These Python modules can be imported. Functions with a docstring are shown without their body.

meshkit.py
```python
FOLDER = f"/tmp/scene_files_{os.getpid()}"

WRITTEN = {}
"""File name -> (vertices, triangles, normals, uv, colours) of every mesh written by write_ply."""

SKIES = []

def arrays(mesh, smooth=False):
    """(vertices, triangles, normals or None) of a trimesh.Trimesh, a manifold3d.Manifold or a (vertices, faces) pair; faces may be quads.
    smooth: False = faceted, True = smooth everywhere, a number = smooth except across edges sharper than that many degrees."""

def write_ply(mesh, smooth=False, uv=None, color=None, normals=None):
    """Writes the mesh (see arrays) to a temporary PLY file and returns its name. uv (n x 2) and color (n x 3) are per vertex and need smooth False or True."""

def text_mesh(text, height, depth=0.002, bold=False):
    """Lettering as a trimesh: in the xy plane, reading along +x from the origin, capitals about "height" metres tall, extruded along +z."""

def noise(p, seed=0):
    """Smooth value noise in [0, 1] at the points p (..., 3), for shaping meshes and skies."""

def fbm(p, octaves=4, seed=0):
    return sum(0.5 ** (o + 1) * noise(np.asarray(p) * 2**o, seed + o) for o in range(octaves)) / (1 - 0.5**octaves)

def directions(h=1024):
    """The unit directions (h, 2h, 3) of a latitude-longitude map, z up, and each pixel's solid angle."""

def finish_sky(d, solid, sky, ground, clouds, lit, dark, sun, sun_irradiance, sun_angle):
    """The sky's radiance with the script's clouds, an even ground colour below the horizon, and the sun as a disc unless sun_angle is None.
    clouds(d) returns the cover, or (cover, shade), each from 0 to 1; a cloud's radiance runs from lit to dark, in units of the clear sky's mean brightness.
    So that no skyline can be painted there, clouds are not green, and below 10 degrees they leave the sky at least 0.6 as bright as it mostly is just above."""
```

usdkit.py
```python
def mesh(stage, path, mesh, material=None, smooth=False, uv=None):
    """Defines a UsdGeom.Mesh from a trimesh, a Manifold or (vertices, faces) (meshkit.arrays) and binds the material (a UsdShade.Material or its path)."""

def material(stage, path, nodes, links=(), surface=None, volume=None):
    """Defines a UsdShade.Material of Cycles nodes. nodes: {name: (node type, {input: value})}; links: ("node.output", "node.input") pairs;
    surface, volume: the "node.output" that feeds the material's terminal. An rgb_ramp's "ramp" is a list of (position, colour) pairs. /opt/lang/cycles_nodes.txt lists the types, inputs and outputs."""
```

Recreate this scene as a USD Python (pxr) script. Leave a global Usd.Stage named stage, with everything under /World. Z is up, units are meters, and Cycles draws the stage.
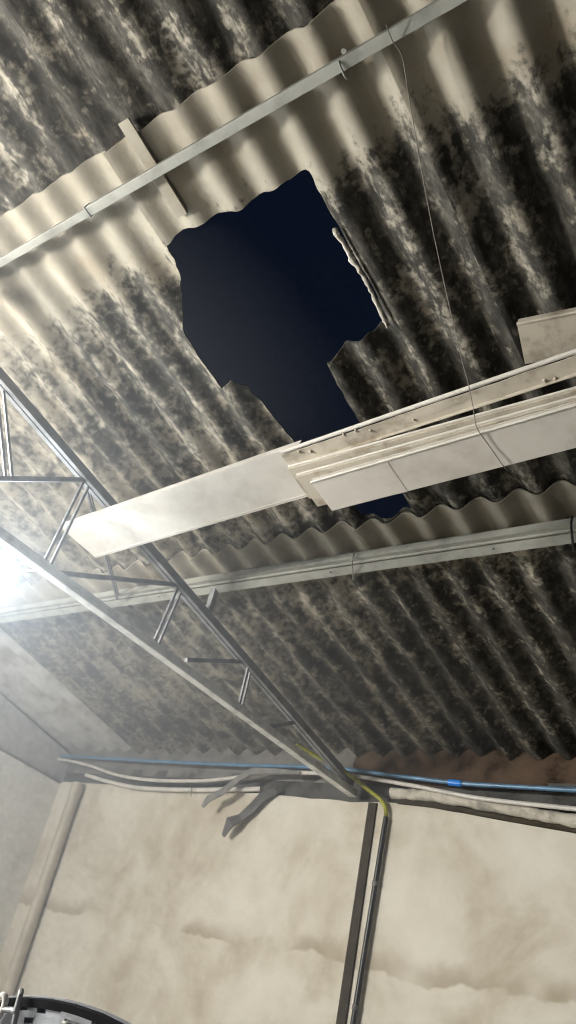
import math, random
import numpy as np, trimesh, manifold3d, usdkit
from meshkit import noise, fbm
from shapely.geometry import Polygon, box as sbox
from pxr import Usd, UsdGeom, UsdLux, UsdShade, Gf, Sdf
stage = Usd.Stage.CreateInMemory()
UsdGeom.SetStageUpAxis(stage, 'Z'); UsdGeom.SetStageMetersPerUnit(stage, 1.0)
UsdGeom.Xform.Define(stage, '/World'); UsdGeom.Scope.Define(stage, '/World/Looks')
rng = random.Random(7)
# ------------------------------------------------------------------ camera, sky, exposure
EYE = np.array([0, 0, 1.62]); F = 808.03
RIGHT, DOWN, AHEAD = np.array([[.79740923, .56679877, .20706926], [-.16261573, .53229353, -.83079463], [-.581115, .62881059, .51662617]])
cam = UsdGeom.Camera.Define(stage, '/World/camera')
cam.CreateHorizontalApertureAttr(36.0); cam.CreateVerticalApertureAttr(64.0); cam.CreateFocalLengthAttr(36.0 * F / 576)
cam.CreateClippingRangeAttr(Gf.Vec2f(0.05, 500)); cam.CreateFStopAttr(0.0)
EXPOSURE, LAMP, FLOOD, HAZE = 0.0, 3250.0, 1120.0, 0.092
cam.CreateExposureAttr(EXPOSURE)
m4 = np.eye(4); m4[0, :3], m4[1, :3], m4[2, :3], m4[3, :3] = RIGHT, -DOWN, -AHEAD, EYE
cam.AddTransformOp().Set(Gf.Matrix4d(*m4.ravel().tolist()))
sky = UsdLux.DomeLight.Define(stage, '/World/night_sky')
sky.CreateColorAttr(Gf.Vec3f(.0010, .0017, .0040)); sky.CreateIntensityAttr(1.0)

def ray(u, v):
    d = np.array([(u - 288) / F, (v - 512) / F, 1.0]) @ np.array([RIGHT, DOWN, AHEAD]); return d / np.linalg.norm(d)
H, T = 1.62 + 2.5875, math.tan(.22801)              # the roof's middle plane: z = H - T y
def roof(u, v, off=0.0):
    d = ray(u, v); return EYE + d * ((H - off - EYE[2]) / (d[2] + T * d[1]))
def at_y(u, v, y): d = ray(u, v); return EYE + d * (y / d[1])
def at_x(u, v, x): d = ray(u, v); return EYE + d * (x / d[0])
# ------------------------------------------------------------------ materials
def mat(name, nodes, links=(), surface='p.BSDF', volume=None):
    return usdkit.material(stage, '/World/Looks/' + name, nodes, links, surface, volume)
def plain(name, col, rough=.6, metal=0.0, var=.25, scale=14, bump=.15, spec=.4, dirt=None):
    c = np.array(col); d = np.array(dirt if dirt is not None else c * (1 - var * 2))
    return mat(name, {'g': ('geometry', {}), 'n': ('noise_texture', {'scale': scale, 'detail': 5, 'roughness': .65}),
        'r': ('rgb_ramp', {'ramp': [(.30, d), (.5, c * (1 - var * .4)), (.7, np.minimum(c * (1 + var * .3), 1))]}),
        'n2': ('noise_texture', {'scale': scale * 6, 'detail': 3}), 'b': ('bump', {'strength': bump, 'distance': .004}),
        'p': ('principled_bsdf', {'roughness': rough, 'metallic': metal, 'specular_ior_level': spec})},
        [('g.position', 'n.vector'), ('g.position', 'n2.vector'), ('n.fac', 'r.fac'), ('r.color', 'p.base_color'), ('n2.fac', 'b.height'), ('b.normal', 'p.normal')])

def cement(name, clean, dark, lo, hi, bands, tint=(.25, .215, .16)):
    """Weathered fibre cement: mould blotches drawn out along the fall, none where a lap keeps the sheet dry."""
    nodes = {'g': ('geometry', {}), 'mp': ('mapping', {'scale': (1, .42, .42), 'mapping_type': 'point'}),
        'n1': ('noise_texture', {'scale': 13, 'detail': 6, 'roughness': .68, 'distortion': .5}),
        'n2': ('noise_texture', {'scale': 30, 'detail': 4, 'roughness': .6}),
        'n3': ('noise_texture', {'scale': 1.6, 'detail': 3}),
        'n4': ('noise_texture', {'scale': 5, 'detail': 5}),
        's': ('separate_xyz', {}),
        'a1': ('math', {'math_type': 'multiply', 'value2': .49}), 'a2': ('math', {'math_type': 'multiply_add', 'value2': .33}),
        'a3': ('math', {'math_type': 'multiply_add', 'value2': .18}),
        'mm': ('map_range', {'range_type': 'smoothstep', 'from_min': lo, 'from_max': hi, 'to_min': 0, 'to_max': 1, 'clamp': True}),
        'base': ('rgb_ramp', {'ramp': [(.3, np.array(tint)), (.48, np.array(clean) * .88), (.68, np.array(clean) * 1.08)]}),
        'mix': ('mix_color', {'b': clean}), 'b': ('bump', {'strength': .35, 'distance': .006}),
        'p': ('principled_bsdf', {'roughness': .93, 'specular_ior_level': .2})}
    links = [('g.position', 'mp.vector'), ('mp.vector', 'n1.vector'), ('g.position', 'n2.vector'), ('g.position', 'n3.vector'), ('g.position', 'n4.vector'), ('g.position', 's.vector'),
        ('n1.fac', 'a1.value1'), ('n2.fac', 'a2.value1'), ('a1.value', 'a2.value3'), ('n3.fac', 'a3.value1'), ('a2.value', 'a3.value3'),
        ('n4.fac', 'base.fac'), ('base.color', 'mix.b'), ('n2.fac', 'b.height'), ('b.normal', 'p.normal'), ('mix.result', 'p.base_color')]
    nodes['mix'] = ('mix_color', {}); d = np.array(dark)
    nodes['dk'] = ('rgb_ramp', {'ramp': [(.30, d * .45), (.46, d * .9), (.60, d * 1.9), (.72, d * 3.2)]}); nodes['n5'] = ('noise_texture', {'scale': 24, 'detail': 6, 'roughness': .7})
    links += [('mp.vector', 'n5.vector'), ('n5.fac', 'dk.fac'), ('dk.color', 'mix.a')]
    nodes['gx'] = ('map_range', {'range_type': 'linear', 'from_min': -3.4, 'from_max': -.5, 'to_min': .020, 'to_max': -.065, 'clamp': True}); nodes['ax'] = ('math', {'math_type': 'add'})
    links += [('s.x', 'gx.value'), ('gx.result', 'ax.value1'), ('a3.value', 'ax.value2')]    # the dark blotches cover more towards the right
    last = 'ax.value'
    for i, (y0, y1) in enumerate(bands):             # from y0 (fully clean) fading to y1; mould starts below
        nodes[f'q{i}'] = ('map_range', {'range_type': 'smoothstep', 'from_min': y0, 'from_max': y1, 'to_min': .22, 'to_max': 0, 'clamp': True})
        nodes[f'w{i}'] = ('math', {'math_type': 'greater_than', 'value2': bands[i][0] - .40})
        nodes[f'x{i}'] = ('math', {'math_type': 'multiply'})
        nodes[f'y{i}'] = ('math', {'math_type': 'add'})
        links += [('s.y', f'q{i}.value'), ('s.y', f'w{i}.value1'), (f'q{i}.result', f'x{i}.value1'), (f'w{i}.value', f'x{i}.value2'), (last, f'y{i}.value1'), (f'x{i}.value', f'y{i}.value2')]
        last = f'y{i}.value'
    links += [(last, 'mm.value'), ('mm.result', 'mix.fac')]
    return mat(name, nodes, links)

CLEAN, MOULD = (.335, .305, .245), (.042, .039, .033)
M = {}
M['sheet_a'] = cement('mouldy_sheet_upper', CLEAN, MOULD, .46, .60, [])
M['sheet_b'] = cement('mouldy_sheet_middle', CLEAN, MOULD, .44, .58, [(.95, 1.32)])
M['sheet_c'] = cement('mouldy_sheet_lower', CLEAN, MOULD, .46, .60, [(2.80, 2.98)])
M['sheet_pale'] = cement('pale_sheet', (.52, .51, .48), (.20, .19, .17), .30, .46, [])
M['galv'] = plain('galvanised_steel', (.30, .30, .265), .5, .15, .18, 9, .1, .5)
M['dark_steel'] = plain('dark_painted_steel', (.25, .25, .255), .5, .2, .3, 10)
M['chord'] = plain('brightened_chord_steel', (.82, .82, .80), .42, .2, .25, 8)  # colour raised to stand in for lamplight on the lower chord
M['white_metal'] = plain('white_painted_sheet', (.55, .52, .47), .5, .0, .10, 5, .08, .4, dirt=(.42, .39, .34))
M['white_metal_dirty'] = plain('soiled_white_sheet', (.45, .405, .33), .55, .0, .12, 9, .15, .4, dirt=(.22, .18, .13))
M['pvc'] = plain('beige_pvc', (.50, .45, .36), .45, 0, .12, 6, .1, .4)
M['white_cable'] = plain('white_cable_sheath', (.62, .59, .54), .45, 0, .12, 12)
M['blue'] = plain('blue_hose', (.11, .23, .37), .4, 0, .2, 10)
M['blue_joint'] = plain('bright_blue_coupling', (.02, .22, .75), .35, 0, .1, 10)
M['black'] = plain('black_plastic', (.018, .018, .019), .35, 0, .3, 12)
M['brown_steel_and_shade'] = plain('brown_strip', (.055, .046, .033), .75, 0, .25, 10, .15, .12)  # colours the upright strip and the shade strip under the ledge
M['yellow_green'] = plain('yellow_green_sheath', (.36, .36, .05), .45, 0, .3, 30)
M['wire'] = plain('rusty_wire', (.10, .085, .07), .6, .3, .3, 20)
M['dark_strap'] = plain('dark_strap', (.12, .117, .11), .7, .1, .3, 12)
M['tie'] = plain('dull_tie_wire', (.20, .18, .15), .6, .2, .2, 20)
M['pale_board'] = plain('pale_grey_board', (.50, .50, .49), .8, 0, .12, 5)
M['bracket'] = plain('grey_strap', (.20, .195, .18), .6, .1, .3, 12)
M['grey_mortar'] = plain('grey_mortar', (.20, .19, .175), .95, 0, .3, 8, .6, .1)
M['mortar'] = plain('brown_mortar', (.10, .068, .047), .95, 0, .4, 8, .6, .1)
M['concrete'] = plain('grey_concrete', (.11, .107, .10), .95, 0, .35, 6, .6, .1)
M['ledge'] = plain('pale_plaster_ledge', (.56, .52, .44), .95, 0, .3, 9, .7, .1)
M['floor'] = plain('floor_concrete', (.26, .245, .22), .8, 0, .25, 2, .2, .3)
M['car_paint'] = plain('silver_car_paint', (.36, .37, .39), .35, .5, .08, 5, .02)
M['car_inner'] = plain('grey_inner_panel', (.40, .42, .45), .4, .3, .15, 8, .05)
M['rubber'] = plain('black_rubber', (.010, .010, .011), .8, 0, .2, 12, .1, .05)
M['bulb'] = mat('lit_bulb', {'e': ('emission', {'color': (1.0, .985, .94), 'strength': LAMP})}, surface='e.emission')
M['flood'] = mat('lit_flood_lens', {'e': ('emission', {'color': (.78, .90, 1.0), 'strength': FLOOD})}, surface='e.emission')
M['brightened_plaster'] = plain('brightened_side_wall', (.78, .765, .72), .9, 0, .06, 2.5, .4, .2)  # whiter than the end wall to make up for weak grazing light
M['socket'] = plain('lamp_socket', (.5, .5, .48), .4)

# plaster: patched beige with wandering water stains and hairline cracks
M['plaster'] = mat('stained_plaster', {'g': ('geometry', {}), 's': ('separate_xyz', {}),
    'n': ('noise_texture', {'scale': 1.9, 'detail': 5, 'roughness': .6, 'distortion': .3}),
    'r': ('rgb_ramp', {'ramp': [(.34, (.43, .375, .285)), (.45, (.53, .485, .395)), (.53, (.60, .56, .475)), (.66, (.66, .625, .54))]}),
    'n2': ('noise_texture', {'scale': 1.5, 'detail': 4, 'roughness': .62}),
    'l': ('math', {'math_type': 'multiply_add', 'value2': .34}), 'l2': ('math', {'math_type': 'subtract', 'value2': 2.11}),
    'low': ('map_range', {'range_type': 'linear', 'from_min': -.012, 'from_max': .004, 'to_min': 0, 'to_max': 1, 'clamp': True}),
    'up': ('map_range', {'range_type': 'smoothstep', 'from_min': .004, 'from_max': .14, 'to_min': 1, 'to_max': 0, 'clamp': True}),
    'mu': ('math', {'math_type': 'multiply'}), 'pw': ('math', {'math_type': 'power', 'value2': 1.0}), 'n4': ('noise_texture', {'scale': 2.3, 'detail': 2}),
    'ms': ('map_range', {'range_type': 'smoothstep', 'from_min': .38, 'from_max': .58, 'to_min': .05, 'to_max': .62, 'clamp': True}), 'm3': ('math', {'math_type': 'multiply'}),
    'mix': ('mix_color', {'b': (.27, .21, .125)}),
    'n3': ('noise_texture', {'scale': 11, 'detail': 6, 'roughness': .7}), 'b': ('bump', {'strength': .30, 'distance': .02}),
    'p': ('principled_bsdf', {'roughness': .92, 'specular_ior_level': .2})},
    [('g.position', 's.vector'), ('g.position', 'n.vector'), ('g.position', 'n2.vector'), ('g.position', 'n3.vector'), ('g.position', 'n4.vector'), ('n.fac', 'r.fac'),
     ('n2.fac', 'l.value1'), ('s.z', 'l.value3'), ('l.value', 'l2.value1'), ('l2.value', 'low.value'), ('l2.value', 'up.value'), ('low.result', 'pw.value1'), ('pw.value', 'mu.value1'), ('up.result', 'mu.value2'),
     ('n4.fac', 'ms.value'), ('mu.value', 'm3.value1'), ('ms.result', 'm3.value2'), ('m3.value', 'mix.fac'),
     ('r.color', 'mix.a'), ('mix.result', 'p.base_color'), ('n3.fac', 'b.height'), ('b.normal', 'p.normal')])
# ------------------------------------------------------------------ prims
used = {}
def fresh(parent, name):
    k = used.get((parent, name), 0); used[(parent, name)] = k + 1
    return f'{parent}/{name}' + (f'_{k:03d}' if k else '')
def tag(p, label=None, cat=None, group=None, kind=None):
    p = p.GetPrim() if hasattr(p, 'GetPrim') else p
    for k, v in (('label', label), ('category', cat), ('group', group), ('kind', kind)):
        if v: p.SetCustomDataByKey(k, v)
    return p
def thing(name, label, cat, loc=(0, 0, 0), group=None, kind=None):
    x = UsdGeom.Xform.Define(stage, fresh('/World', name)); x.AddTranslateOp().Set(Gf.Vec3d(*map(float, loc)))
    return tag(x, label, cat, group, kind)
def obj(name, mesh, m, parent=None, smooth=30, label=None):
    """One mesh prim in world coordinates (a parent's own place is taken off)."""
    mesh = mesh.copy() if hasattr(mesh, 'copy') else mesh
    path = '/World'
    if parent is not None:
        path = str(parent.GetPath())
        t = UsdGeom.Xformable(parent).ComputeLocalToWorldTransform(Usd.TimeCode.Default()).ExtractTranslation()
        mesh.vertices = np.asarray(mesh.vertices) - np.array(t)
    p = usdkit.mesh(stage, fresh(path, name), mesh, M[m], smooth=smooth).GetPrim()
    if label: p.SetCustomDataByKey('label', label)
    return p
def cat(*ms): return trimesh.util.concatenate([m for m in ms])
def box(c, s): b = trimesh.creation.box(s); b.apply_translation(c); return b
def unit(v): v = np.asarray(v, float); return v / np.linalg.norm(v)
def frame(p0, p1, up):
    z = unit(np.subtract(p1, p0)); x = unit(np.cross(up, z)); y = np.cross(z, x)
    m = np.eye(4); m[:3, 0], m[:3, 1], m[:3, 2], m[:3, 3] = x, y, z, p0; return m
def prism(p0, p1, profile, up=(0, 0, 1)):
    """A section swept straight from p0 to p1; section x is up x along, section y is up."""
    poly = profile if isinstance(profile, Polygon) else Polygon(profile)
    m = trimesh.creation.extrude_polygon(poly, float(np.linalg.norm(np.subtract(p1, p0))), engine='earcut')
    m.apply_transform(frame(p0, p1, up)); return m
def rect(w, h, c=.004): return sbox(-w / 2 + c, -h / 2 + c, w / 2 - c, h / 2 - c).buffer(c, join_style=1, quad_segs=2)
def bar(p0, p1, w, h, up=(0, 0, 1), c=.003): return prism(p0, p1, rect(w, h, c), up)
def smooth_path(pts, n=10):
    p = np.array(pts, float)
    if len(p) < 3: return np.array([p[0] + (p[-1] - p[0]) * t for t in np.linspace(0, 1, n)])
    q = np.vstack([2 * p[0] - p[1], p, 2 * p[-1] - p[-2]]); out = []
    for i in range(1, len(q) - 2):
        for t in np.arange(n) / n:
            a, b, c, d = q[i - 1:i + 3]
            out.append(.5 * (2 * b + (c - a) * t + (2 * a - 5 * b + 4 * c - d) * t * t + (3 * b - a - 3 * c + d) * t ** 3))
    return np.array(out + [p[-1]])
def tube(pts, r, n=12, seg=8, ridged=0):
    p = smooth_path(pts, seg); k = len(p)
    t = np.gradient(p, axis=0); t /= np.linalg.norm(t, axis=1)[:, None]
    a = unit(np.cross(t[0], [.31, .52, .8])); V = []
    for i in range(k):
        a = unit(a - t[i] * (a @ t[i])); b = np.cross(t[i], a)
        rr = r * (1 + ridged * (i % 2)) if np.ndim(r) == 0 else r[min(i, len(r) - 1)]
        V.append(p[i] + rr * (np.outer(np.cos(np.arange(n) * 2 * np.pi / n), a) + np.outer(np.sin(np.arange(n) * 2 * np.pi / n), b)))
    V = np.vstack(V + [p[:1], p[-1:]]); Fc = []
    for i in range(k - 1):
        for j in range(n):
            q0, q1 = i * n + j, i * n + (j + 1) % n
            Fc += [[q0, q1, q1 + n], [q0, q1 + n, q0 + n]]
    for j in range(n):
        Fc += [[k * n, (j + 1) % n, j], [k * n + 1, (k - 1) * n + j, (k - 1) * n + (j + 1) % n]]
    return trimesh.Trimesh(V, Fc, process=False)
def lathe(profile, centre, axis=(0, 0, -1), n=24):
    m = trimesh.creation.revolve(np.array(profile), sections=n)
    m.apply_transform(frame(centre, np.add(centre, axis), (1, .1, .05))); return m
# ------------------------------------------------------------------ the roof: corrugated sheets laid in three courses
WAVE, AMP, DIP, COL = .177, .0245, -1.80, 1.062
def wave(x): return -AMP * np.cos(2 * np.pi * (x - DIP) / WAVE)
def sheet(x0, y0, y1, seed, thick=.006, cut=None, W=1.115):
    nx, ny = 88, 26
    xs, ys = np.linspace(0, W, nx + 1), np.linspace(y0, y1, ny + 1)
    X, Y = np.meshgrid(x0 + xs, ys, indexing='ij')
    edge = (noise(np.stack([X * 30, Y * 0 + seed, X * 0], -1), seed) - .5) * .006
    Yj = Y + edge * ((Y == ys[0]) | (Y == ys[-1]))
    Z = H - T * Y + wave(X) * (1 - (1 - np.interp(Y, [-.2, .75, 1.0, 1.9], [1, .5, .62, 1])) * np.interp(X, [-1.75, -1.15], [1, .1])) + .020 * (Y - y0) / (y1 - y0) + .021 * (X - x0) / W + .005 * (noise(np.stack([X * .9, Y * .8, X * 0 + seed], -1), seed) - .5)
    top, bot = np.stack([X, Yj, Z + thick / 2], -1).reshape(-1, 3), np.stack([X, Yj, Z - thick / 2], -1).reshape(-1, 3)
    n = len(top); V = np.vstack([top, bot]); i, j = np.meshgrid(np.arange(nx), np.arange(ny), indexing='ij')
    a = (i * (ny + 1) + j).ravel(); b, c, d = a + ny + 1, a + ny + 2, a + 1
    Fc = [np.stack([a, b, c], 1), np.stack([a, c, d], 1), np.stack([a + n, c + n, b + n], 1), np.stack([a + n, d + n, c + n], 1)]
    ring = np.concatenate([np.arange(nx + 1) * (ny + 1), nx * (ny + 1) + np.arange(1, ny + 1), np.arange(nx - 1, -1, -1) * (ny + 1) + ny, np.arange(ny - 1, 0, -1)])
    r2 = np.roll(ring, -1); Fc += [np.stack([ring, ring + n, r2 + n], 1), np.stack([ring, r2 + n, r2], 1)]
    m = trimesh.Trimesh(V, np.vstack(Fc), process=False)
    if cut is not None:
        man = manifold3d.Manifold(manifold3d.Mesh(m.vertices.astype(np.float32), m.faces.astype(np.uint32)))
        for poly in cut:
            pr = manifold3d.CrossSection([np.array(poly.exterior.coords)[:-1]], manifold3d.FillRule.NonZero).extrude(6.0)
            man = man - pr
        o = man.to_mesh(); m = trimesh.Trimesh(o.vert_properties[:, :3], o.tri_verts, process=False)
    return m
def ragged(pts, amount, seed, step=.016):
    """An outline whose edge is chipped the way fibre cement breaks."""
    p = np.array(pts); out = []
    for a, b in zip(p, np.roll(p, -1, 0)):
        k = max(1, int(np.linalg.norm(b - a) / step))
        for t in np.arange(k) / k: out.append(a + (b - a) * t)
    out = np.array(out); q = np.c_[out * 26, np.full(len(out), seed)]; q2 = np.c_[out * 70, np.full(len(out), seed + 3.5)]
    out = out + amount * np.c_[noise(q, 3) - .5, noise(q, 9) - .5] * 2 + .35 * amount * np.c_[noise(q2, 4) - .5, noise(q2, 5) - .5] * 2
    return Polygon(out).buffer(0)
px = [(162, 249), (176.5, 274), (179, 301), (185, 335), (203, 364), (221.7, 388.5), (227.5, 383.6), (244.5, 396), (261.5, 413), (271, 425), (283, 437)]
left_edge = [roof(u, v)[:2] for u, v in px]
right_edge = [roof(u, v)[:2] for u, v in [(307.7, 174.6), (315, 189), (325, 211), (337, 229), (349, 252), (368.5, 286), (388, 327.7)]]
step_edge = [(-1.43, 1.735), (-1.52, 1.755), roof(327, 360)[:2], roof(340, 388)[:2], roof(354, 415)[:2]]
left_edge[0] = np.array([-1.975, 1.118])
hole = left_edge[::-1] + [(-1.80, 1.115), (-1.60, 1.122), (-1.45, 1.12)] + right_edge + step_edge + [(-1.668, 2.50), (-1.672, 2.60), (-1.78, 2.612), (-1.93, 2.60), (-1.945, 2.50), (-1.985, 2.22)]
hole = ragged(hole, .010, 2)
ceiling = thing('ceiling', 'mouldy corrugated fibre cement roof seen from below, with a jagged hole open to the night sky', 'roof', kind='structure')
COURSES = [('sheet_a', -1.05, .985), ('sheet_b', .755, 2.83), ('sheet_c', 2.615, 4.78)]
seed = 0
for kind, y0, y1 in COURSES:
    for k in range(-4, 3):
        seed += 1; x0 = -1.98 + COL * k
        bb = sbox(x0, y0, x0 + 1.115, y1)
        broken = kind == 'sheet_b' and bb.intersects(hole)
        m = sheet(x0, y0, y1, seed, cut=[hole] if broken else None, W=COL - .006 if k == -2 and kind != 'sheet_c' else 1.115)   # two columns fail to lap: a slit of sky
        if broken:                                                     # a sliver cut loose by the break has fallen
            parts = sorted(m.split(only_watertight=False), key=lambda a: -len(a.faces)); m = cat(*[p for p in parts if p.area > .02])
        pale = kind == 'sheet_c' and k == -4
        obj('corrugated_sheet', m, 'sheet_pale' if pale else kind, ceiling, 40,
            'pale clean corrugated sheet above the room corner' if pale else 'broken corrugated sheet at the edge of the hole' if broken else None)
rp = [roof(u + .3, v, .004) for u, v in [(334.5, 229), (337, 235), (349, 253), (359, 270), (369, 286.5), (379, 309), (387.5, 326)]]
rim_ = tube(rp, [.007 + .004 * abs(math.sin(i * 1.7)) for i in range(60)], 8, 6); rim_.vertices += (np.stack([noise(rim_.vertices * 60, q) for q in (1, 2, 3)], -1) - .5) * .012
obj('broken_rim', rim_, 'ledge', ceiling, 40, 'pale crumbling rim along the right edge of the hole')
# ------------------------------------------------------------------ walls and floor
YW = 4.49
back = thing('wall_back', 'beige plastered end wall with brown water stains under the low eave', 'wall', kind='structure')
tops = [(-6.3, None)] + [(at_y(u, v, YW)[0], at_y(u, v, YW)[2]) for u, v in [(85, 783), (150, 787), (250, 793), (370, 803), (392, 803), (440, 809), (500, 819), (576, 833)]]
tops[0] = (-6.3, tops[1][1] + .005)
def wall_slab(xz, y0, y1):
    m = trimesh.creation.extrude_polygon(Polygon(xz), y1 - y0, engine='earcut')
    m.vertices = np.c_[m.vertices[:, 0], y0 + m.vertices[:, 2], m.vertices[:, 1]]; m.invert() if m.volume < 0 else None; return m
xs = np.linspace(-6.3, tops[-1][0], 60); zt = np.interp(xs, [t[0] for t in tops], [t[1] for t in tops]) + (fbm(np.c_[xs * 6, xs * 0, xs * 0]) - .5) * .018
zone = list(zip(xs, zt)) + [(2.4, zt[-1] - .02)]
obj('plaster_face', wall_slab([(-6.3, 0), (2.4, 0)] + zone[::-1], YW, YW + .16), 'plaster', back)
obj('ring_beam', box(((-6.3 + 2.4) / 2, YW + .13, 2.90), (8.7, .14, .24)), 'concrete', back, label='dark concrete beam above the plaster')
def mortar(x0, x1, nx, m, label):
    gx, gz = np.meshgrid(np.linspace(x0, x1, nx), np.linspace(2.97, 3.30, 12), indexing='ij')
    gy = YW + .055 + .035 * (fbm(np.stack([gx * 7, gz * 9, gx * 0], -1), 4) - .5)
    V = np.stack([gx, gy, gz], -1).reshape(-1, 3); i, j = np.meshgrid(np.arange(nx - 1), np.arange(11), indexing='ij'); a = (i * 12 + j).ravel()
    Vb = V.copy(); Vb[:, 1] = YW + .2; n = len(V)
    rim = np.concatenate([np.arange(nx) * 12, (nx - 1) * 12 + np.arange(1, 12), np.arange(nx - 2, -1, -1) * 12 + 11, np.arange(10, 0, -1)]); r2 = np.roll(rim, -1)
    Fm = np.vstack([np.c_[a, a + 12, a + 13], np.c_[a, a + 13, a + 1], np.c_[a + n, a + 13 + n, a + 12 + n], np.c_[a + n, a + 1 + n, a + 13 + n], np.c_[rim, rim + n, r2 + n], np.c_[rim, r2 + n, r2]])
    obj('mortar_fill', trimesh.Trimesh(np.vstack([V, Vb]), Fm, process=False), m, back, 50, label)
mortar(-6.3, -3.06, 70, 'grey_mortar', 'grey mortar packed under the corrugated sheets')
mortar(-3.06, 2.4, 120, 'mortar', 'brown mortar packed under the corrugated sheets')
lp = [at_y(u, v, YW - .02) for u, v in [(392, 793), (430, 796), (480, 804), (530, 813), (576, 821), (640, 833)]]
led = tube(lp, .034, 10, 10); led.vertices += (np.stack([noise(led.vertices * 22, s) for s in (1, 2, 3)], -1) - .5) * .018
tm = [at_y(u, v, YW - .012) for u, v in [(398, 801), (440, 806), (500, 817), (576, 830), (640, 841)]]
obj('ledge_shade_strip', tube(tm, .017, 8, 8), 'brown_steel_and_shade', back, 40, 'added dark strip standing in for the shade under the ledge')  # dark strip added as the shade below the ledge
obj('ledge', led, 'ledge', back, 60, 'crumbling pale ledge along the top of the plaster')
XL = -5.96
left = thing('wall_left', 'plastered side wall, colour lightened to make up for dim light, rising with the slope of the roof', 'wall', kind='structure')
def side_top(y): return 2.856 + .084 * (4.487 - y)
def gable(y): return H - T * y - .035
def side(pts, x0, x1):
    m = trimesh.creation.extrude_polygon(Polygon(pts), x1 - x0, engine='earcut'); m.vertices = np.c_[x0 + m.vertices[:, 2], m.vertices[:, 0], m.vertices[:, 1]]; return m
obj('plaster_face', side([(-3.2, 0), (4.6, 0), (4.6, side_top(4.6)), (-3.2, side_top(-3.2))], XL - .2, XL), 'brightened_plaster', left)
obj('gable_panel', side([(-3.2, side_top(-3.2)), (4.6, side_top(4.6)), (4.6, gable(4.6)), (-3.2, gable(-3.2))], XL - .2, XL - .05), 'pale_board', left, label='grey boarding between the side wall and the roof')
obj('wall_cap', prism((XL - .02, -3.2, side_top(-3.2) + .010), (XL - .02, 4.48, side_top(4.48) + .010), rect(.06, .018, .004)), 'bracket', left, label='thin grey capping along the top of the side wall')
floor = obj('floor', box((-2, .7, -.05), (9.2, 8.2, .1)), 'floor'); tag(floor, 'grey concrete workshop floor', 'floor', kind='structure')
# ------------------------------------------------------------------ purlins
def zr(y, off=0): return H - T * y - off
SL = unit([0, 1, -T]); NR = unit([0, T, 1])           # down the fall, and the roof's normal
C_SEC = Polygon([(-.025, -.025), (.025, -.025), (.025, -.012), (.022, -.012), (.022, -.022), (-.018, -.022), (-.0215, -.008), (-.018, .004), (-.022, .008), (-.022, .022), (.022, .022), (.022, .012), (.025, .012), (.025, .025), (-.025, .025), (-.025, .006), (-.021, .003), (-.0245, -.008)])
def purlin(y, label, x0, x1, off):
    t = thing('purlin', label, 'beam', (x0, y, zr(y, off)))
    return t
OFF = AMP + .033
P1 = purlin(.885, 'galvanised steel purlin crossing the upper left of the photo above the hole', -6.0, 2.2, OFF)
y = .872
xj = roof(93, 203, OFF)[0]
obj('channel', prism((xj - .03, y, zr(y, OFF)), (2.2, y, zr(y, OFF)), rect(.036, .036, .003), NR), 'galv', P1)
obj('spliced_channel', prism((-6.0, y + .002, zr(y, OFF)), (xj - .032, y + .002, zr(y, OFF)), rect(.031, .031, .003), NR), 'galv', P1)
obj('splice_clamp', prism((xj - .036, y, zr(y, OFF)), (xj - .030, y, zr(y, OFF)), rect(.042, .042, .004), NR), 'dark_steel', P1)
P2 = purlin(2.79, 'folded galvanised purlin under the wavy sheet ends, nearer the end wall', -6.0, 2.2, OFF)
y = 2.79
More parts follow.
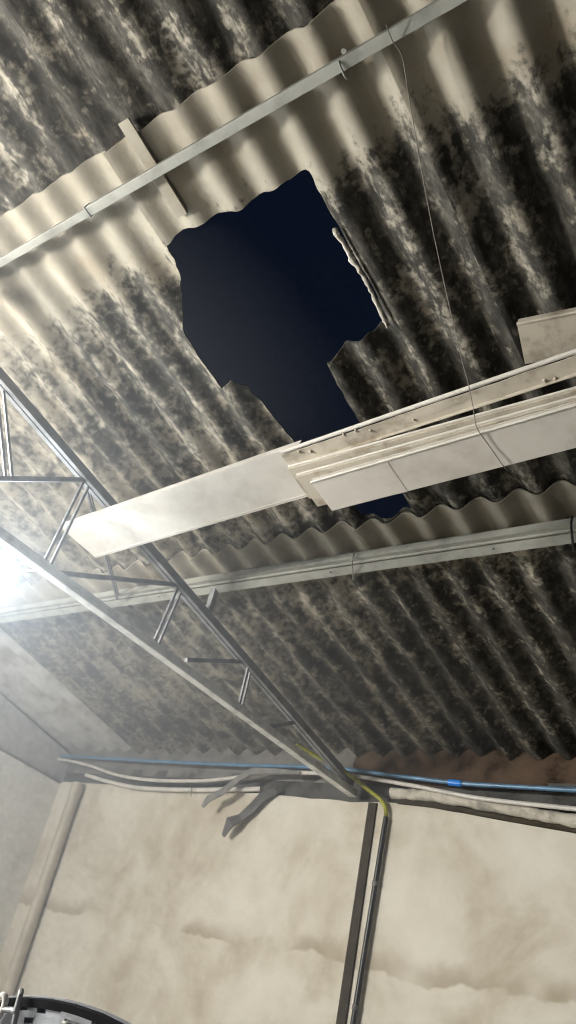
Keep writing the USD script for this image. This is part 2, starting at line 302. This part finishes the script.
# section: x = up-slope side towards the camera
sec = Polygon([(-.030, -.030), (.012, -.018), (.012, -.004), (.024, -.004), (.024, -.020), (.030, -.020), (.032, -.010), (.058, -.016), (.058, .026), (-.030, .026)])
obj('channel', prism((2.2, y, zr(y, OFF)), (-6.0, y, zr(y, OFF)), sec, NR), 'galv', P2)
for i in range(5):
    xx = [-4.6, -3.4, -2.2, -1.35, -.4][i]
    obj('rivet', lathe([(0, .004), (.005, .003), (.006, 0), (0, 0)], (xx, y, zr(y, OFF)) - NR * .026, -NR, 10), 'dark_steel', P2)
P0 = purlin(-.95, 'galvanised purlin overhead, behind the camera', -6.0, 2.2, OFF)
obj('channel', prism((-6.0, -.95, zr(-.95, OFF)), (2.2, -.95, zr(-.95, OFF)), rect(.036, .036, .003), NR), 'galv', P0)
# hook bolts and wire ties round the purlins
def loop(x, y, w, h, r, skew, extra=()):
    o = np.array([x, y, zr(y, OFF)])
    a = [(-w, h + .02), (-w - .004, .0), (-w, -h), (0, -h - .004), (w, -h), (w + .004, 0), (w, h * .6)]
    return tube([o + (-SL) * (-p) * -1 + NR * q + np.array([1, 0, 0]) * skew * (p + w) for p, q in a], r, 8, 5)
def hook(u, v, y, label, m='wire', r=.003, skew=.35, w=.034):
    x = roof(u, v, OFF)[0]
    t = thing('hook_bolt', label, 'bolt', (x, y, zr(y, OFF)), 'bent wire hooks holding the roof sheets to the purlins')
    obj('hook', loop(x, y, w, min(w, .034), r, skew), m, t)
    nut = trimesh.creation.cylinder(.009, .008, sections=6); nut.apply_transform(frame(np.array([x, y, zr(y, OFF)]) - SL * .034 + NR * .05, np.array([x, y, zr(y, OFF)]) - SL * .034 + NR * 1.05, (1, 0, 0)))
    obj('nut', nut, m, t)
    return t
hook(345, 560, 2.79, 'bent wire hook round the lower purlin, below the middle of the white gutters', 'galv', .0035, .5, .068)
hook(566, 527, 2.79, 'dark bent hook round the lower purlin at the right edge of the photo', 'black', .0055, .25, .070)
hook(337, 52, .885, 'light wire clip round the upper purlin near the top of the photo', 'galv', .0032, .02, .022)
# ------------------------------------------------------------------ the truss under the purlins
XT = -2.98
truss = thing('roof_truss', 'dark steel lattice truss running down the slope at the left to the end wall', 'truss', (XT, 4.45, 2.86))
TO = .245
def tc(y): return np.array([XT, y, zr(y, TO)])
top = [prism(tc(-1.0) + [s * .016, 0, 0], tc(4.42) + [s * .016, 0, 0], [(-.012, -.022), (.012, -.022), (.012, .022), (-.012, .022)], NR) for s in (-1, 1)]
obj('top_chord', cat(*top), 'dark_steel', truss, label='dark double-angle upper chord')
for yy in (.885, 2.79): obj('purlin_cleat', box((XT, yy + .01, zr(yy, TO) + .095), (.034, .03, .155)), 'dark_steel', truss)
B0, B1 = at_x(7, 548, XT), at_x(366, 797, XT)
B0 = np.array([XT, 1.55, 1.62 + 1.432]); B1 = np.array([XT, 4.46, 1.62 + 1.268])
slope = (B1 - B0) / (B1[1] - B0[1])
def bc(y): return B0 + slope * (y - B0[1])
obj('bottom_chord', bar(bc(-1.0), bc(4.47), .058, .046, c=.004), 'chord', truss, label='square-tube lower chord, colour raised to stand in for lamplight')
def pt(u, v): return at_x(u, v, XT)
def web(p, q, name='web_bar', double=True, w=.016):
    p, q = np.array(p), np.array(q); d = unit(q - p); s = np.cross(d, [1, 0, 0])
    for k in ((-1, 1) if double else (0,)):
        o = s * .021 * k + np.array([.006 * k, 0, 0]); obj(name, bar(p + o, q + o, w, w, (1, 0, 0), .002), 'dark_steel', truss)
nodes = [(1.20,), (1.80,), (2.56,), (3.27,), (3.80,)]
for (a, b, dbl) in [((0, 390), (9, 480), True), ((-60, 478), (85, 480), False), ((86, 484), (46, 566), True), ((48, 572), (178, 585), False), ((180, 588), (154, 648), True), ((186, 660), (246, 662), False), ((250, 666), (240, 708), True), ((268, 727), (296, 722), False)]:
    p, q = pt(*a), pt(*b)
    web(p, q, double=dbl, w=.013 if dbl else .022)
web(tc(1.80) + [-.02, 0, 0], roof(117.5, 597, OFF + .035), 'purlin_brace', True, .013)
for y in (.1, -.7): web(tc(y), bc(y)); web(tc(y), bc(y + .6), double=False)
# ------------------------------------------------------------------ the lamps: a small floodlight on the truss facing the room, and a bulb further back
L = EYE + ray(-6, 574) * 3.95; aim = unit(EYE + [.15, 0, -.1] - L)
flood = thing('floodlight', 'glaring small floodlight fixed beside the truss at the left edge of the photo', 'lamp', L)
obj('lens', lathe([(0, .012), (.014, .0115), (.027, .0095), (.038, .007), (.046, .003), (.050, 0), (0, 0)], L, aim, 32), 'flood', flood)
obj('housing', lathe([(0, -.06), (.030, -.06), (.034, -.052), (.056, -.006), (.056, -.001), (.052, -.001), (0, -.001)], L, aim, 32), 'socket', flood)
obj('yoke', tube([L - aim * .045, L - aim * .06 + [.03, .02, .01], bc(L[1] + .06) + [-.02, 0, 0]], .006, 8, 5), 'dark_steel', flood)
LB = np.array([-4.35, -.80, 2.58]); TA = unit([.8, -.6, 0])
lamp = thing('tube_lamp', 'lit tube lamp hung on two flexes, out of the picture to the left', 'lamp', LB)
obj('tube', tube([LB - TA * .6, LB + TA * .6], .015, 12, 6), 'bulb', lamp, True)
for k in (-1, 1):
    obj('end_cap', tube([LB + TA * k * .6, LB + TA * k * .63], .018, 12, 2), 'socket', lamp)
    obj('flex', tube([LB + TA * k * .615 + [0, 0, .018], LB + TA * k * .615 + [0, 0, .5], LB + TA * k * .615 + [0, 0, H - T * (LB[1] + TA[1] * k * .615) - .03 - LB[2]]], .003, 8), 'black', lamp)
# ------------------------------------------------------------------ white sheet-metal gutters lying across the truss
def span(corners, thick, lip, lip_t=.004, both=True):
    """A folded tray: a thin bottom with turned-up sides. corners: near-left, near-right, far-right, far-left of the underside."""
    a, b, c, d = [np.array(x) for x in corners]; al = unit(b - a); n = NR
    out = []
    e = unit((d - a) - al * ((d - a) @ al)); w = .5 * ((d - a) @ e + (c - b) @ e)
    sec = [(0, 0), (w, 0), (w, lip), (w - lip_t, lip), (w - lip_t, thick), (lip_t, thick), (lip_t, lip), (0, lip)]
    P = lambda q, s: q + e * s[0] + unit(np.cross(al, e) if np.cross(al, e)[2] > 0 else -np.cross(al, e)) * s[1]
    V = np.array([P(a if k == 0 else b, s) for k in (0, 1) for s in sec])
    V[1:5] += (d - a) @ al * al; V[9:13] += (c - b) @ al * al
    k = len(sec); tri, f2 = trimesh.creation.triangulate_polygon(Polygon(sec), engine='earcut')
    idx = [int(np.argmin(np.linalg.norm(np.array(sec) - t, axis=1))) for t in tri]
    Fc = [[i, (i + 1) % k, (i + 1) % k + k] for i in range(k)] + [[i, (i + 1) % k + k, i + k] for i in range(k)] + [[idx[t[0]], idx[t[1]], idx[t[2]]] for t in f2] + [[idx[t[2]] + k, idx[t[1]] + k, idx[t[0]] + k] for t in f2]
    m = trimesh.Trimesh(V, Fc, process=False); trimesh.repair.fix_normals(m); return m
def rise(u, v, off): return roof(u, v, off)
def ext(p, q, k): return p + (q - p) * k
O1 = .375
a, b, c, d = rise(60, 527, O1), rise(576, 349.5, O1), rise(600, 398, O1), rise(96, 558, O1)
b, c = ext(a, b, 1.25), ext(d, c, 1.25)
g1 = thing('sheet_metal_gutter', 'long white tray gutter reaching furthest left past the truss', 'gutter', (a + c) / 2)
al = unit(b - a); e1 = unit((d - a) - al * ((d - a) @ al)); nn = np.cross(al, e1); nn = nn if nn[2] > 0 else -nn
cut = (roof(318, 470, O1) - a) @ al; bb, cc = a + al * cut, d + al * (cut - (d - a) @ al)
obj('tray', span((a, bb, cc, d), .004, .030), 'white_metal', g1, 20)
obj('folded_edge', bar(d + nn * .002 - e1 * .012, cc + nn * .002 - e1 * .012, .005, .008, nn, .001), 'white_metal', g1)
def gutter(name, label, tl, tr, wid, side, mat_, off, extra):
    a, b = rise(*tl, off), rise(*tr, off); b = ext(a, b, 1.3); al = unit(b - a); e = unit(np.cross(NR, al)); e = e if e[1] > 0 else -e
    n2 = NR
    w, s, t = wid, side, .004
    sec = [(0, 0), (w, 0), (w, s), (w + extra, s), (w + extra, s + t), (w - t, s + t), (w - t, t), (t, t), (t, s + t), (-extra, s + t), (-extra, s), (0, s)]
    V = np.array([(a if k == 0 else b) + e * p + n2 * q for k in (0, 1) for p, q in sec]); k = len(sec)
    tri, f2 = trimesh.creation.triangulate_polygon(Polygon(sec), engine='earcut'); idx = [int(np.argmin(np.linalg.norm(np.array(sec) - q, axis=1))) for q in tri]
    Fc = [[i, (i + 1) % k, (i + 1) % k + k] for i in range(k)] + [[i, (i + 1) % k + k, i + k] for i in range(k)] + [[idx[q[0]], idx[q[1]], idx[q[2]]] for q in f2] + [[idx[q[2]] + k, idx[q[1]] + k, idx[q[0]] + k] for q in f2]
    m = trimesh.Trimesh(V, Fc, process=False); trimesh.repair.fix_normals(m)
    t_ = thing(name, label, 'gutter', a)
    obj('channel', m, mat_, t_, 20)
    return t_, a, b, al, e, n2
fl = thing('metal_flashing', 'dented soiled strip with a turned-down lip under the upper edge of the long white tray', 'flashing', (a + b) / 2)
q0, q1 = roof(289, 462, O1), roof(576, 374, O1); s0, s1 = (q0 - a) @ al, (q1 - a) @ al; w0 = .5 * ((q0 - a) @ e1 + (q1 - a) @ e1); s1 = s0 + (s1 - s0) * 1.3
xs_, ws_ = np.linspace(s0, s1, 70), np.linspace(.012, w0, 7)
SX, WX = np.meshgrid(xs_, ws_, indexing='ij'); dent = (.010 * (fbm(np.stack([SX * 9, WX * 20, SX * 0], -1), 3, 5) - .5)); G = a + SX[..., None] * al + WX[..., None] * e1 + (-.011 + dent)[..., None] * nn
i, j = np.meshgrid(np.arange(69), np.arange(6), indexing='ij'); k = (i * 7 + j).ravel(); Vt = np.vstack([G.reshape(-1, 3), (G - nn * .003).reshape(-1, 3)]); nv = 490
rim = np.concatenate([np.arange(70) * 7, 69 * 7 + np.arange(1, 7), np.arange(68, -1, -1) * 7 + 6, np.arange(5, 0, -1)]); r2 = np.roll(rim, -1)
mm = trimesh.Trimesh(Vt, np.vstack([np.c_[k, k + 7, k + 8], np.c_[k, k + 8, k + 1], np.c_[k + nv, k + 8 + nv, k + 7 + nv], np.c_[k + nv, k + 1 + nv, k + 8 + nv], np.c_[rim, rim + nv, r2 + nv], np.c_[rim, r2 + nv, r2]]), process=False); trimesh.repair.fix_normals(mm)
obj('strip', mm, 'white_metal_dirty', fl, 40)
obj('rolled_edge', tube([a - nn * .003 + e1 * .004 + al * s0, a - nn * .003 + e1 * .004 + al * s1], .008, 10, 4), 'white_metal', fl)
for u, v in [(300, 449), (312, 449), (345, 432), (357, 428), (372, 428), (415, 417), (545, 378), (556, 376)]:
    o = roof(u, v, O1); o = a + al * ((o - a) @ al) + e1 * ((o - a) @ e1)
    obj('nail_head', lathe([(0, .008), (.005, .006), (.007, 0), (0, 0)], o - nn * .014, -nn, 10), 'white_metal_dirty', fl)
obj('lip', bar(a + al * s0 + e1 * w0 - nn * .018, a + al * s1 + e1 * w0 - nn * .018, .004, .022, nn, .001), 'white_metal_dirty', fl)
g2, a2, b2, al2, e2, n2 = gutter('sheet_metal_gutter', 'lowest white box gutter of the stack, its broad underside facing down with a lap joint', (311, 483), (576, 406), .150, .016, 'white_metal', .470, .005)
obj('rolled_edge', tube([a2 - e2 * .003, b2 - e2 * .003], .004, 8, 4), 'white_metal', g2)
jp = a2 + al2 * ((roof(386, 468, .470) - a2) @ al2)
obj('lap_joint', prism(jp - n2 * .0006, jp + e2 * .150 - n2 * .0006, [(-.02, -.0006), (.02, -.0006), (.02, .0006), (-.02, .0006)], n2), 'white_metal', g2)
for off_, tl, tr, lab in ((.446, (296, 477.5), (576, 400), 'second white gutter of the stack, just above the lowest one'), (.424, (288, 469.5), (576, 391), 'third white gutter of the stack, under the soiled strip')):
    g3, a3, b3, al3, e3, n3 = gutter('sheet_metal_gutter', lab, tl, tr, .158, .012, 'white_metal_dirty', off_, .004)
    obj('rolled_edge', tube([a3 - e3 * .003 + n3 * .013, b3 - e3 * .003 + n3 * .013], .0045, 8, 4), 'white_metal', g3)
O4 = .16
a, b, d = roof(517, 324, O4), roof(576, 312, O4), roof(525, 364, O4)
b = ext(a, b, 4.5); c = b + (d - a)
g4 = thing('metal_tray', 'short pale metal tray above the gutters at the right edge of the photo', 'tray', a)
obj('tray', span((a, b, c, d), .004, .03), 'white_metal_dirty', g4, 20)
obj('rolled_edge', tube([a, b], .006, 8, 4), 'white_metal_dirty', g4)
# wire from the upper purlin down round the gutters
wp = [roof(386, 24, .105), roof(392, 40, .09), roof(402, 56, .075), roof(408, 90, .08), roof(418, 150, .10), roof(432, 225, .16), roof(447, 295, .24), roof(462, 360, .335), roof(468, 382, .385), roof(474, 412, .44), roof(477, 428, .474), roof(490, 447, .477), roof(506, 469, .477), roof(513, 470, .42)]
tie = obj('tie_wire', tube(wp, .0016, 6, 6), 'tie'); tag(tie, 'thin wire hanging from the upper purlin and looped under the white gutters', 'wire')
off_s = AMP
p0, p1 = np.array([-1.842, .70, zr(.70, off_s)]), np.array([-1.848, 1.05, zr(1.05, off_s)])
p0 = p0 + [.022, 0, 0]; p1 = p1 + [.022, 0, 0]; sec = rect(.050, .009, .002)
strip = obj('sheet_offcut', prism(p0, p1, sec, NR), 'sheet_b'); tag(strip, 'narrow offcut of roof sheet wedged above the upper purlin beside the hole', 'offcut')
# ------------------------------------------------------------------ pipes and cables along the wall
def wallpath(px, y): return [at_y(u, v, yy) for (u, v), yy in zip(px, y if np.ndim(y) else [y] * len(px))]
ys = YW - .05
t = thing('blue_hose', 'blue water hose stretched along the eave above the wall', 'hose', at_y(330, 768, ys))
obj('hose', tube(wallpath([(40, 755), (100, 758), (150, 761), (240, 765), (330, 768), (390, 775), (456, 783), (520, 787), (640, 794)], YW - .045), .0135, 12), 'blue', t)
q = [at_y(449, 782.3, YW - .045), at_y(462, 783.6, YW - .045)]
obj('coupling', tube(q, .019, 12, 3), 'blue_joint', t, label='bright blue coupling on the hose')
cab = obj('white_cable', tube(wallpath([(44, 757), (70, 761), (91, 766), (117, 775), (150, 780), (190, 781), (213, 780), (232, 778), (252, 775), (280, 772.5), (312, 773), (345, 775), (380, 780), (420, 787), (460, 795), (500, 801), (576, 809), (650, 818)], YW - .07), .013, 12), 'white_cable')
tag(cab, 'sagging white cable running the whole length of the wall below the blue hose', 'cable')
pipe = thing('white_pipe', 'short white plastic pipe along the top of the plaster, left of the grey straps', 'pipe', at_y(200, 790, YW - .04))
obj('pipe', tube(wallpath([(86, 775), (110, 782), (140, 788), (190, 790), (225, 789.5), (261, 789)], YW - .04), .0165, 14), 'white_cable', pipe)
obj('clip', tube([at_y(192, 784, YW - .055), at_y(191.5, 790, YW - .062), at_y(191, 797, YW - .05)], .003, 8, 5), 'bracket', pipe)
obj('clip', tube([at_y(221, 788, YW - .065), at_y(221, 794, YW - .065)], .005, 8, 3), 'white_cable', pipe)
def strap(name, label, px, y, w, mm):
    p = np.array([at_y(u, v, yy) for (u, v), yy in zip(px, y)]); V, Fc = [], []      # flat bar, folded sharply at each point
    tang = np.gradient(p, axis=0)
    for i in range(len(p)):
        s = unit(np.cross(tang[i], [0, 1, 0])) * (w[i] / 2); o = np.array([0, .003, 0])
        V += [p[i] + s - o, p[i] - s - o, p[i] - s + o, p[i] + s + o]
    for i in range(len(p) - 1):
        for j in range(4): a, b = 4 * i + j, 4 * i + (j + 1) % 4; Fc += [[a, b, b + 4], [a, b + 4, a + 4]]
    k = 4 * (len(p) - 1); Fc += [[0, 2, 1], [0, 3, 2], [k, k + 1, k + 2], [k, k + 2, k + 3]]
    m = trimesh.Trimesh(np.array(V), Fc, process=False); trimesh.repair.fix_normals(m)
    t = thing(name, label, 'strap', p[0]); obj('strap', m, mm, t, 12)
    rv = lathe([(0, .004), (.006, .003), (.008, 0), (0, 0)], p[len(p) // 2] - [0, .003, 0], (0, -1, 0), 10); obj('rivet', rv, mm, t)
strap('metal_strap', 'bent grey metal strap hanging over the cables, upper of two', [(202.5, 807), (208, 799), (222, 792), (241, 777), (252, 771), (276, 771), (300, 773)], [YW - .16, YW - .155, YW - .15, YW - .14, YW - .13, YW - .10, YW - .095], [.03, .055, .05, .045, .05, .035, .02], 'bracket')
strap('metal_strap', 'dark bent metal strap lying against the plaster, lower of two', [(223, 836), (230, 822), (240, 818), (252, 808), (262, 797), (276, 791)], [YW - .07, YW - .10, YW - .06, YW - .05, YW - .05, YW - .03], [.03, .09, .06, .075, .075, .05], 'dark_strap')
dp = thing('downpipe', 'beige plastic downpipe in the far left corner of the room', 'pipe', at_y(0, 985, YW - .07))
a, b = at_y(78.5, 783, YW - .06), None
obj('pipe', tube([[a[0], YW - .06, .02], [a[0], YW - .06, a[2]]], .047, 24, 4), 'pvc', dp)
obj('collar', tube([[a[0], YW - .06, a[2] - .10], [a[0], YW - .06, a[2] - .02]], .052, 24, 3), 'pvc', dp)
obj('pipe_bracket', tube([[a[0], YW - .06, .9], [a[0], YW - .06, .93]], .050, 24, 2), 'bracket', dp)
cs = thing('steel_strip', 'flat dark brown steel strip fixed upright on the wall below the truss', 'strip', at_y(344, 1000, YW))
p, q = at_y(373, 803, YW - .008), at_y(341, 1024, YW - .008); q = p + (q - p) * (p[2] - .02) / (p[2] - q[2])
obj('strip', prism(p, q, rect(.016, .060, .003), (1, 0, 0)), 'brown_steel_and_shade', cs)
bp = thing('black_conduit', 'thin black conduit running down the wall beside the brown strip', 'conduit', at_y(353, 1020, YW - .03))
p, q = at_y(386, 817, YW - .035), at_y(353, 1024, YW - .035); q = p + (q - p) * (p[2] - .02) / (p[2] - q[2])
obj('conduit', tube([p, p + (q - p) * .5, q], .0165, 14, 8), 'black', bp)
for u, v in [(377.5, 884), (358, 1008)]:
    f = np.array(at_y(u, v, YW - .035)); k = (p[2] - f[2]) / (p[2] - q[2]); f = p + (q - p) * k; d = unit(q - p)
    obj('clamp', tube([f - d * .012, f + d * .012], .021, 14, 2), 'bracket', bp)
yg = [at_y(296, 745, 3.98), at_y(318, 757, 4.12), at_y(338, 767, 4.25), at_y(355, 779, 4.36), at_y(370, 791, YW - .075), at_y(380, 799, YW - .045), at_y(385.5, 808, YW - .035), at_y(386, 816.3, YW - .035)]
cb = obj('ribbed_cable', tube(yg, .0125, 12, 16, .10), 'yellow_green'); tag(cb, 'yellow-green cable bending from the truss end down into the black conduit', 'cable')
# ------------------------------------------------------------------ the car whose raised hood edge shows at the lower left
D = 2.35; hd = ray(72, 1004); HC = EYE + hd * D                     # middle of the hood's front edge
bk = unit([-.20, .98, 0]); rt = np.array([bk[1], -bk[0], 0]); lean = unit([bk[0] * .18, bk[1] * .18, -1]); hn = np.cross(rt, lean)
hn = hn if hn @ bk < 0 else -hn                                     # towards the camera
def hood_pt(u, v, n=0.0): return HC + rt * u + lean * (v + .55 * u * u) + hn * n
def hood_uv(x, y):
    r = ray(x, y); t = ((HC - EYE) @ hn) / (r @ hn); p = EYE + r * t - HC
    M2 = np.array([[rt @ rt, rt @ lean], [rt @ lean, lean @ lean]]); u, w = np.linalg.solve(M2, [p @ rt, p @ lean]); return u, w - .55 * u * u
car = thing('car', 'silver car with its hood raised, only the top edge showing at the lower left', 'car', (HC[0], HC[1], 0))
def plate(poly, n0, n1, name, m, parent, sm=30, label=None):
    g = trimesh.creation.extrude_polygon(poly, n1 - n0, engine='earcut')
    g = g.subdivide_to_size(.09, max_iter=8) if hasattr(g, 'subdivide_to_size') else g
    g.vertices = np.array([hood_pt(u, v, n0 + w) for u, v, w in g.vertices]); trimesh.repair.fix_normals(g)
    return obj(name, g, m, parent, sm, label)
hood = plate(sbox(-.68, 0, .68, .95).buffer(.0), -.035, -.02, 'hood', 'car_paint', car, 30, 'raised hood')
plate(Polygon([(-.67, .002), (.67, .002), (.67, .021), (-.67, .021)]), -.02, .004, 'rubber_seal', 'rubber', hood, 30, 'black rubber seal along the hood edge')
inner = sbox(-.66, .021, .66, .93)
slots = [hood_uv(23, 1007.5), hood_uv(41, 1010.5), hood_uv(28, 1020.5)]
for u, v in slots + [(u + .2, v) for u, v in slots[:2]] + [(-.35, .06), (-.45, .06)]: inner = inner.difference(sbox(u - .014, v - .006, u + .014, v + .006))
for u0, u1 in ((-.6, -.05), (.05, .6)): inner = inner.difference(sbox(u0, .22, u1, .8).buffer(.03))
plate(inner, -.02, -.002, 'inner_frame', 'car_inner', hood, 30, 'grey pressed inner panel with slots')
plate(sbox(-.64, .060, .64, .068), -.002, .004, 'stiffening_rib', 'car_inner', hood)
u, v = hood_uv(76, 1021)
plate(sbox(u - .045, v - .012, u + .05, v + .05).difference(sbox(u - .03, v, u + .035, v + .03)), -.002, .006, 'latch_plate', 'car_paint', hood)
obj('striker', tube([hood_pt(u - .02, v + .02, .0), hood_pt(u - .012, v + .004, .03), hood_pt(u + .006, v + .004, .03), hood_pt(u + .012, v + .02, .0)], .005, 8), 'galv', hood)
u0, v0 = hood_uv(9, 993); u1, v1 = hood_uv(20, 1021)
obj('stay_hook', tube([hood_pt(u0 - .03, v0 + .05, .015), hood_pt(u0 - .012, v0 + .012, .02), hood_pt(u0 + .005, v0 + .004, .022), hood_pt(u0 + .012, v0 + .02, .02), hood_pt(u0 + .004, v0 + .045, .018), hood_pt(u0 - .02, v0 + .075, .016)], .008, 10), 'white_cable', hood, True, 'white hook at the left of the hood edge')
obj('stay_rod', tube([hood_pt(u0 + .012, v0 + .034, .02), hood_pt(u1 - .004, v1 - .022, .022), hood_pt(u1, v1, .02), hood_pt(u1 + .01, v1 + .8, .03)], .007, 10), 'dark_steel', hood)
# body below the picture: the nose, wings and wheels the hood belongs to
hb = hood_pt(0, .95, -.03); z0 = max(.55, hb[2])
def foot(u, w): return np.array([HC[0], HC[1], 0]) + rt * u + bk * w
prof = Polygon([(-.85, .28), (-.90, .45), (-.82, .72), (0.12, z0), (.45, z0 + .02), (1.0, z0 + .45), (2.1, z0 + .48), (2.7, z0 + .02), (3.1, z0 - .05), (3.15, .4), (3.0, .28)])
prof = prof.buffer(.05).buffer(-.05)
g = trimesh.creation.extrude_polygon(prof, 1.5, engine='earcut')
bay = foot(0, 0); V = g.vertices.copy(); g.vertices = np.array([foot(w - .75, -x * 1.0) + [0, 0, z] for x, z, w in (V * [1, 1, 1])])
trimesh.repair.fix_normals(g)
# the body stretches from the hinge towards the camera's left: turn it so the nose points away from the hood's inner face
obj('body', g, 'car_paint', car) if False else None
c0 = np.array([hb[0], hb[1], 0])
def cp(f, s, z): return c0 + hn_h * f + rt * s + np.array([0, 0, z])
hn_h = unit([hn[0], hn[1], 0])
shell = []
for s in (-1, 1):
    shell.append(prism(cp(-.35, s * .72, .62), cp(.95, s * .72, .58), rect(.16, .42, .06)))
shell += [prism(cp(.98, -.74, .50), cp(.98, .74, .50), rect(.14, .40, .06)), prism(cp(-.05, -.64, .66), cp(-.05, .64, .66), rect(.06, .46, .02)), prism(cp(.45, -.64, .44), cp(.45, .64, .44), rect(1.0, .06, .02))]
obj('body', cat(*shell), 'car_paint', car)
for s in (-1, 1):
    for f in (.55,):
        w = trimesh.creation.torus(.235, .085, major_sections=28, minor_sections=12); hubm = trimesh.creation.cylinder(.17, .12, sections=24); w = cat(w, hubm)
        w.apply_transform(frame(cp(f, s * .80, .32), cp(f, s * 1.80, .32), (0, 0, 1))); obj('wheel', w, 'rubber', car)
# ------------------------------------------------------------------ added haze volume standing in for lens glare around the lamp
M['air'] = mat('lens_glare_volume', {'v': ('scatter_volume', {'color': (.93, .96, 1.0), 'density': HAZE, 'anisotropy': .30})}, surface=None, volume='v.volume')
air = obj('lens_glare_haze', box((-3.85, .7, 2.4), (4.2, 8.6, 5.0)), 'air', smooth=False); tag(air, 'added thin haze standing in for lens glare around the floodlight', 'haze', kind='stuff')
